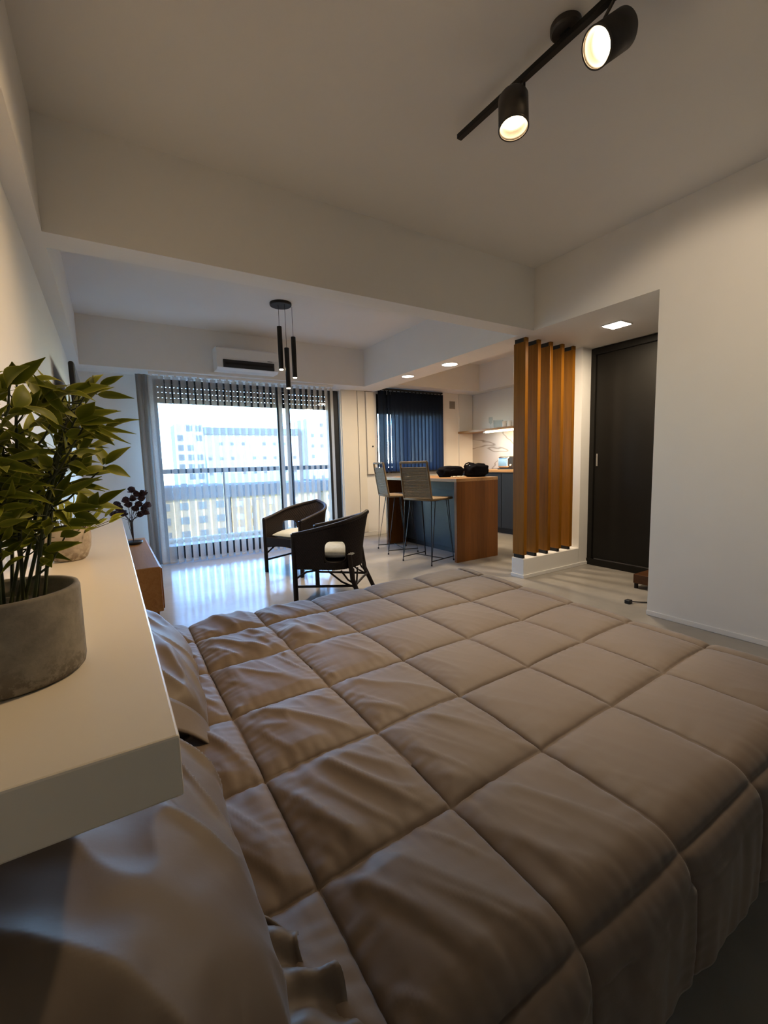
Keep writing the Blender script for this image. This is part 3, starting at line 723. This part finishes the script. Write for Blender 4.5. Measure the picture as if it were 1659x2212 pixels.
glassy('glass_carafe', 5.80, 4.80, [(0, 0), (.05, 0), (.055, .02), (.045, .09), (.018, .15), (.016, .22), (.024, .24), (.022, .24), (.013, .22), (.015, .15), (.041, .09), (.05, .022), (0, .006)], 'tall clear glass carafe at the screen end of the kitchen shelf', 'carafe')
# vent on far wall
vt = thing('wall_vent', (5.495, YW, 2.07), 'small square grey vent high on the wall between black blind and kitchen shelf', 'vent')
B(5.435, YW-.01, 2.075, 5.56, YW-.0005, 2.205).build('frame', plain('grey_vent', (.30, .28, .25), .5, var=.02), vt, bevel=.003)
sl = MB()
for k in range(6): sl.box(5.447, YW-.014, 2.09+.018*k, 5.548, YW-.0095, 2.10+.018*k)
sl.build('louvres', plain('grey_louvre', (.24, .22, .20), .5, var=.02), vt)
# bags and cord on the bar
def blob(mb, c, r, seed, amp=.18, flat=.55, rz=0):
    rot = Matrix.Rotation(rz, 3, 'Z'); vs = []; n, m = 40, 24
    for i in range(m+1):
        t = math.pi*i/m
        for k in range(n):
            a = 2*math.pi*k/n; d = Vector((math.sin(t)*math.cos(a), math.sin(t)*math.sin(a), math.cos(t)))
            d2 = Vector((math.copysign(abs(d.x)**flat, d.x), math.copysign(abs(d.y)**flat, d.y), math.copysign(abs(d.z)**.75, d.z)))
            s = 1+amp*noise.noise((d.x*2.2+seed, d.y*2.2, d.z*2.2+seed))
            p_ = rot @ Vector((d2.x*r[0]*s, d2.y*r[1]*s, d2.z*r[2]*s)); p_.z = max(p_.z, -r[2]*.92); vs.append(Vector(c)+p_)
    mb.add(vs, [(i*n+k, (i+1)*n+k, (i+1)*n+(k+1) % n, i*n+(k+1) % n) for i in range(m) for k in range(n)], True)
bg = thing('shoulder_bag', (4.05, 3.98, .957), 'black bag with rounded top on the end of the wooden bar', 'bag')
m_ = MB(); blob(m_, (4.065, 3.975, 1.036), (.142, .105, .085), 2.2); m_.build('bag_body', M_fabric_dark, bg)
MB().tube([(3.93, 4.0, 1.04), (3.912, 4.02, 1.085), (3.925, 4.01, 1.115), (3.965, 4.0, 1.13), (4.04, 3.99, 1.118)], .008, 8).build('strap', M_fabric_dark, bg)
B(3.945, 3.955, 1.085, 3.965, 3.975, 1.10).build('buckle', M_steel, bg, bevel=.003)
bg2 = thing('pouch', (3.92, 4.28, .957), 'flatter black pouch lying beside the rounded bag on the bar', 'bag')
m_ = MB(); blob(m_, (3.92, 4.28, 1.023), (.172, .11, .072), 7.9, .14); m_.build('pouch_body', M_fabric_dark, bg2)
MB().tube([(3.79, 4.19, 1.02), (3.87, 4.18, 1.045), (3.98, 4.18, 1.045), (4.05, 4.2, 1.02)], .003, 6).build('zip', M_blackplastic, bg2)
cdp = []
for k in range(60):
    t = k/59; cdp.append((3.72+.17*t+.02*math.sin(t*19), 4.02-.03*t+.028*math.cos(t*19), .963+.004*(k % 3)))
tag(MB().tube(cdp, .0055, 8).build('cord_coil', plain('beige_cord', (.50, .44, .35), .7), None, (3.8, 4.0, .957)), 'beige looped cord lying before the black pouch on the bar', 'cord')

# ------------------------------------------------------------------ bar stools
def make_stool():
    s = thing('bar_stool', (0, 0, 0), 'tan cord bar stool with thin black legs', 'stool', 'bar stools at the wooden bar', 0.0)
    W, D, ZS = .205, .36, .735                                 # half width, depth, seat height; front is +y, rear edge at y=0
    for x in (-W, W): MB().tube([(x, 0, ZS+.01), (x*1.0, -.02, ZS+.12), (x*.97, -.065, 1.152)], .013, 10).build('back_rail', M_rope, s)
    MB().tube([(-W*.97, -.065, 1.152), (W*.97, -.065, 1.152)], .013, 10).build('top_rail', M_rope, s)
    c = MB()
    for k in range(30):
        t = .03+k/29*.80; z = ZS+.01+t*.417; y = -.02*min(1, t/.27)-.045*max(0, (t-.27)/.73)
        c.tube([(-W, y, z), (-W*.5, y+.006*math.sin(k*1.7), z+.001*math.sin(k*2.2)), (W*.5, y+.006*math.cos(k*2.1), z), (W, y, z)], .0064, 6)
    c.build('backrest_cords', M_rope, s)
    MB().tube([(-W, 0, ZS), (W, 0, ZS), (W, D, ZS), (-W, D, ZS)], .014, 8, closed=True).build('seat_frame', M_rope, s)
    c = MB()
    for k in range(26): y = .016+k*(D-.03)/25; c.tube([(-W, y, ZS+.008), (0, y, ZS+.002), (W, y, ZS+.008)], .0075, 6)
    c.build('seat_cords', M_rope, s)
    for x, sx in ((-W, -1), (W, 1)):
        for y, fy in ((.03, -.03), (D-.03, D+.01)):
            f0 = Vector((x+sx*.012, fy, .012))
            MB().tube([(x*.96, y-.03, ZS-.01), f0, (x*.90, y+.055 if fy < 0 else y-.055, ZS-.01)], .0062, 8).cyl((f0.x, f0.y, 0), (f0.x, f0.y, .02), .009, 10).build('leg', M_black, s)
        MB().tube([(x+sx*.011, -.03, .05), (x+sx*.011, D+.01, .05)], .006, 8).build('side_rung', M_black, s)
    MB().tube([(-W-.011, D*.55, .05), (W+.011, D*.55, .05)], .006, 8).build('cross_rung', M_black, s)
    return s
s1 = make_stool(); s1.location = (3.20, 4.01, 0); s1.rotation_euler.z = math.atan2(-.978, .21)
tag(s1, 'tan cord bar stool nearer the bed, its back towards the window chairs')
s2 = copy_tree(s1); s2.location = (3.262, 4.83, 0); s2.rotation_euler.z = math.atan2(-.97, -.245)
tag(s2, 'tan cord bar stool farther off, beside the cream cover boards')

# ------------------------------------------------------------------ rattan armchairs
def make_chair():
    c = thing('armchair', (0, 0, 0), 'dark rattan armchair', 'armchair', 'dark rattan armchairs by the window', 0.0)
    W, YFR, YS, DB = .262, .27, -.02, .215
    st_len = YFR-YS; q = math.pi/2*math.sqrt((W*W+DB*DB)/2); half = st_len+q
    def plan(l):                                               # l: distance from the front along one side, 0..half
        if l < st_len: return Vector((W, YFR-l)), Vector((1, 0)), l/half
        a = (l-st_len)/q*math.pi/2
        return Vector((W*math.cos(a), YS-DB*math.sin(a))), Vector((math.cos(a)*DB, -math.sin(a)*W)).normalized(), l/half
    def ztop(b): return .580+.165*(b**1.15)
    def pt(u, v, extra=0):
        l = half*(1-abs(2*u-1)); p, n, b = plan(l); sgn = -1 if u < .5 else 1
        z = .285+(ztop(b)-.285)*v; fl = (.012+.075*b*b)*max(0, v-.15)**1.4
        x, y = p.x+n.x*(fl+extra), p.y+n.y*(fl+extra)
        return Vector((sgn*x, y, z))
    NU, NV = 250, 44
    def surf(u, v):
        iu, iv = int(round(u*NU)), int(round(v*NV)); k = .0035 if ((iu//2)+(iv//2)) % 2 else -.0015
        return pt(u, v, k)
    def hole(u, v):
        l = half*(1-abs(2*u-1)); z = pt(u, v).z
        a = (l-(.365))/.10
        if abs(a) > 1: return False
        return .345 < z < .42+.115*max(0, 1-a**4)**.5
    m = MB(); m.grid(surf, NU, NV, hole); m.build('woven_shell', M_wicker, c, solid=.010)
    MB().tube([pt(k/80, 1) for k in range(81)], .0175, 10).build('arm_rail', M_wicker, c)
    for sgn in (0, 1):
        pts = []
        for k in range(40):
            a = 2*math.pi*k/40; l = .365+.10*math.copysign(abs(math.cos(a))**.6, math.cos(a))
            zz = .42+(.115 if math.sin(a) > 0 else .075)*math.copysign(abs(math.sin(a))**.6, math.sin(a))
            u = (l/half)/2; u = u if sgn == 0 else 1-u
            b = l/half; v = (zz-.285)/(ztop(b)-.285); pts.append(pt(u, v))
        MB().tube(pts, .008, 6, closed=True).build('opening_rim', M_wicker, c)
    # front apron, arched below
    def apr(u, v):
        x = (-1+2*u)*W; zb = .265+.035*(1-(2*u-1)**2); return Vector((x, YFR+(.003 if (int(u*60)+int(v*10)) % 2 else 0), zb+(.39-zb)*v))
    m = MB(); m.grid(apr, 60, 10); m.build('front_apron', M_wicker, c, solid=.012)
    pl_ = [(x, y) for x, y in ((-W, YFR), (W, YFR), (W, YS))]+[(W*math.cos(a), YS-DB*math.sin(a)) for a in (.3, .7, 1.1, 1.57, 2.04, 2.44, 2.84)]+[(-W, YS)]
    MB().prism(list(reversed([(x*.97, y*.97) for x, y in pl_])), .340, .356).build('seat', M_wicker, c)
    for x in (-1, 1):
        MB().tube([(x*W, YFR, 0), (x*W, YFR, .585)], .021, 12).build('leg', M_wicker, c)
        MB().tube([(x*.235, -.295, 0), (x*.205, -.215, .20), (x*.195, -.19, .40)], [.019, .020, .020], 12).build('leg', M_wicker, c)
        MB().tube([(x*W, YFR, .135), (x*.216, -.235, .145)], .011, 8).build('side_stretcher', M_wicker, c)
        br = MB()
        for (a, b) in (((x*.218, -.245, .13), (x*.252, -.02, .275)), ((x*.218, -.245, .13), (x*.10, -.232, .275)), ((x*.214, -.235, .16), (x*.245, -.13, .28)), ((x*.214, -.235, .16), (x*.165, -.215, .28))):
            a, b = Vector(a), Vector(b); br.tube([a, a.lerp(b, .5)+Vector((0, 0, -.022)), b], .008, 7)
        br.tube([(x*W, YFR, .20), (x*(W-.015), YFR-.10, .262), (x*(W-.01), YFR-.2, .28)], .009, 7)
        br.build('rattan_brace', M_wicker, c)
    MB().tube([(-.216, -.24, .15), (0, -.25, .165), (.216, -.24, .15)], .010, 8).build('rear_stretcher', M_wicker, c)
    return c
def cushion_mesh():
    def g(side):
        def f(u, v):
            a, b = 2*u-1, 2*v-1; e = max(0, 1-abs(a)**3)*max(0, 1-abs(b)**3)
            x = .225*a*(1-.05*b*b)*(1-.12*max(0, -b)); y = .225*b*(1-.05*a*a)
            w_ = .006*noise.noise((x*20, y*8, 3))+.005*noise.noise((x*9, y*22, 7))
            return Vector((x, y, .045+side*(.055 if side > 0 else .044)*e**.5+(w_*e if side > 0 else 0)))
        return f
    m = MB(); m.grid(g(1), 44, 44); m.grid(lambda u, v: g(-1)(1-u, v), 24, 24); return m
ch1 = make_chair()
fc = Vector((1.70, 3.668, 0)); fd = Vector((-.725, .688, 0)).normalized()
ch1.location = fc-fd*.27; ch1.rotation_euler.z = math.atan2(-fd.x, fd.y)
tag(ch1, 'dark rattan armchair nearer the bed, turned away from it')
ch2 = copy_tree(ch1); fd2 = Vector((-.90, -.43, 0)).normalized(); sd2 = Vector((-fd2.y, fd2.x, 0))
fl_ = Vector((1.648, 4.712, 0)); side_ = Vector((fd2.y, -fd2.x, 0))
ch2.location = fl_-side_*.262-fd2*.27; ch2.rotation_euler.z = math.atan2(-fd2.x, fd2.y)
tag(ch2, 'dark rattan armchair closer to the balcony window, facing the television wall')
for ch, lab in ((ch1, 'cream seat cushion in the armchair nearer the bed'), (ch2, 'cream seat cushion in the armchair closer to the balcony window')):
    if ch is ch1: cu = cushion_mesh().build('seat_cushion', M_cushion, None, (0, 0, 0))
    else: cu = cu.copy(); COL.objects.link(cu)
    cu.location = ch.location+Vector((0, 0, .357)); cu.rotation_euler = ch.rotation_euler
    tag(cu, lab, 'cushion', 'cream armchair cushions')

# ------------------------------------------------------------------ things on the hall floor
ws = thing('step_stool', (4.3, 1.98, 0), 'low reddish brown wooden stool on the hall floor by the closet door', 'stool')
B(4.10, 1.82, .045, 4.45, 2.06, .125).build('seat_block', M_redwood, ws, bevel=.004)
for x in (4.115, 4.43):
    for y in (1.84, 2.04): MB().cyl((x, y, 0), (x, y, .045), .016, 14).build('foot', M_black, ws)
pc = thing('power_cable', (3.75, 1.8, 0), 'black cable with plug lying on the hall floor before the wooden stool', 'cable')
B(3.630, 1.83, .001, 3.675, 1.872, .03).build('plug', M_blackplastic, pc, bevel=.005)
MB().tube([(3.67, 1.848, .014), (3.72, 1.81, .008), (3.80, 1.74, .006), (3.95, 1.62, .006), (4.1, 1.5, .006)], .0045, 8).build('cord', M_blackplastic, pc)

# ------------------------------------------------------------------ balcony and the city
struct('ground_1', B(-1.0, YW+.2, -.2, 8.5, 7.75, -.02), M_concrete2, 'balcony floor slab')
br = thing('balcony_railing', (2.5, 7.6, 0), 'dark balcony railing with glass outside the window', 'railing')
B(-1.0, 7.56, 1.075, 8.5, 7.64, 1.15).build('handrail', M_dark, br)
for k in range(8): B(-.55+1.2*k, 7.58, -.02, -.52+1.2*k, 7.61, 1.09).build('post', M_dark, br)
B(-1.0, 7.594, .05, 8.5, 7.602, 1.06).build('glass_panel', M_glass, br)
B(-1.0, 7.56, -.02, 8.5, 7.64, .05).build('kerb', M_concrete2, br)

def facade(name, x0, x1, y0, depth, z0, z1, wall, glass, cols, fh, wz, ww, label, roof=None, skip=0):
    b = thing(name, ((x0+x1)/2, y0+depth/2, z0), label, 'building', 'city buildings beyond the balcony')
    B(x0, y0, z0, x1, y0+depth, z1).build('walls', wall, b)
    if roof: B(x0-.5, y0-.6, z1, x1+.5, y0+depth, z1+roof[0]).build('roof_band', roof[1], b)
    n = int((z1-z0)/fh); wn = MB(); cw = (x1-x0)/cols; fr_ = MB()
    for i in range(n):
        z = z1-(i+1)*fh+fh*.25
        for k in range(cols):
            if skip and (k*7+i*3) % skip == 0: continue
            xc = x0+cw*(k+.5); wn.box(xc-ww/2, y0-.12, z, xc+ww/2, y0-.02, z+wz)
    wn.build('windows', glass, b); return b
M_fw = plain('white_render', (.22, .23, .25), .8, var=.03, scale=.2); M_fc = plain('cream_render', (.15, .095, .04), .8, var=.06, scale=.2)
M_fb = plain('blue_grey_window', (.009, .015, .024), .3, var=.2, scale=.5); M_fr = plain('dark_roof_felt', (.007, .008, .012), .8, var=.2, scale=.3)
M_fo = plain('ochre_render', (.12, .07, .025), .8, var=.06, scale=.2)
def zpx(py, y): return CAM.z+(1008-py)/FPX*y
facade('apartment_block', 4, 22, 100, 14, -45, -5.2, M_fc, M_fb, 5, 3.0, 1.5, 1.7, 'cream apartment block with dark roof band, left part of the balcony view', (2.6, M_fr))
facade('apartment_block', 23, 44, 102, 14, -45, -5.4, M_fc, M_fw, 6, 3.0, 1.2, 1.5, 'cream apartment block with dark roof band, middle of the balcony view', (2.6, M_fr))
facade('apartment_block', 45.2, 72, 101, 14, -45, -5.2, M_fc, M_fb, 7, 3.0, 1.2, 1.5, 'cream apartment block with dark roof band, right part of the balcony view', (2.6, M_fr))
facade('ochre_block', 27, 30, 97, 2.5, -45, -6, M_fo, M_fc, 1, 3.0, 1.4, 1.2, 'narrow ochre tower before the cream blocks')
facade('white_tower', 18.5, 26.5, 150, 12, -40, 15, M_fw, M_fb, 3, 3.0, 1.8, 1.7, 'slim white tower with blue grey balconies seen at the left of the window', None, 5)
facade('white_tower', 29, 64, 165, 14, -40, 13, M_fw, M_fb, 9, 5.2, 1.1, 1.2, 'broad white building with small paired windows', (2.4, M_fb), 4)
facade('white_tower', 66, 96, 160, 14, -40, 19, M_fw, M_fb, 8, 4, 1.2, 1.2, 'tall white building seen through the right sash', None, 4)

# ------------------------------------------------------------------ daylight
wd = bpy.data.worlds.new('daylight'); sc.world = wd; wd.use_nodes = True
nt = wd.node_tree; bg_ = nt.nodes['Background']
sky = nt.nodes.new('ShaderNodeTexSky'); sky.sky_type = 'NISHITA'; sky.sun_disc = False; sky.sun_elevation = R_(48); sky.sun_rotation = R_(190); sky.air_density = 1.0; sky.dust_density = 0.0; sky.ozone_density = 5.0
tint = nt.nodes.new('ShaderNodeMix'); tint.data_type = 'RGBA'; tint.blend_type = 'MULTIPLY'; tint.inputs[0].default_value = 1; tint.inputs[7].default_value = (.75, .885, 1, 1)
nt.links.new(sky.outputs[0], tint.inputs[6]); nt.links.new(tint.outputs[2], bg_.inputs['Color']); bg_.inputs['Strength'].default_value = 1.8
sl_ = bpy.data.lights.new('sun', 'SUN'); sl_.energy = 8; sl_.angle = R_(.6); sl_.color = (1, .95, .88)
so = bpy.data.objects.new('sun', sl_); COL.objects.link(so); so.rotation_euler = Vector((.18, .80, -.62)).to_track_quat('-Z', 'Y').to_euler()
for (x0, x1, z0, z1) in ((WX0, WX1, 0, WZ1), (KX0, KX1, KZ0, WZ1)):
    l = bpy.data.lights.new('window_portal', 'AREA'); l.shape = 'RECTANGLE'; l.size = x1-x0; l.size_y = z1-z0; l.cycles.is_portal = True
    o = bpy.data.objects.new('window_portal', l); COL.objects.link(o); o.location = ((x0+x1)/2, YW+.19, (z0+z1)/2); o.rotation_euler = Vector((0, -1, 0)).to_track_quat('-Z', 'Z').to_euler()
for o in list(bpy.data.objects):
    if '_local' in o: del o['_local']
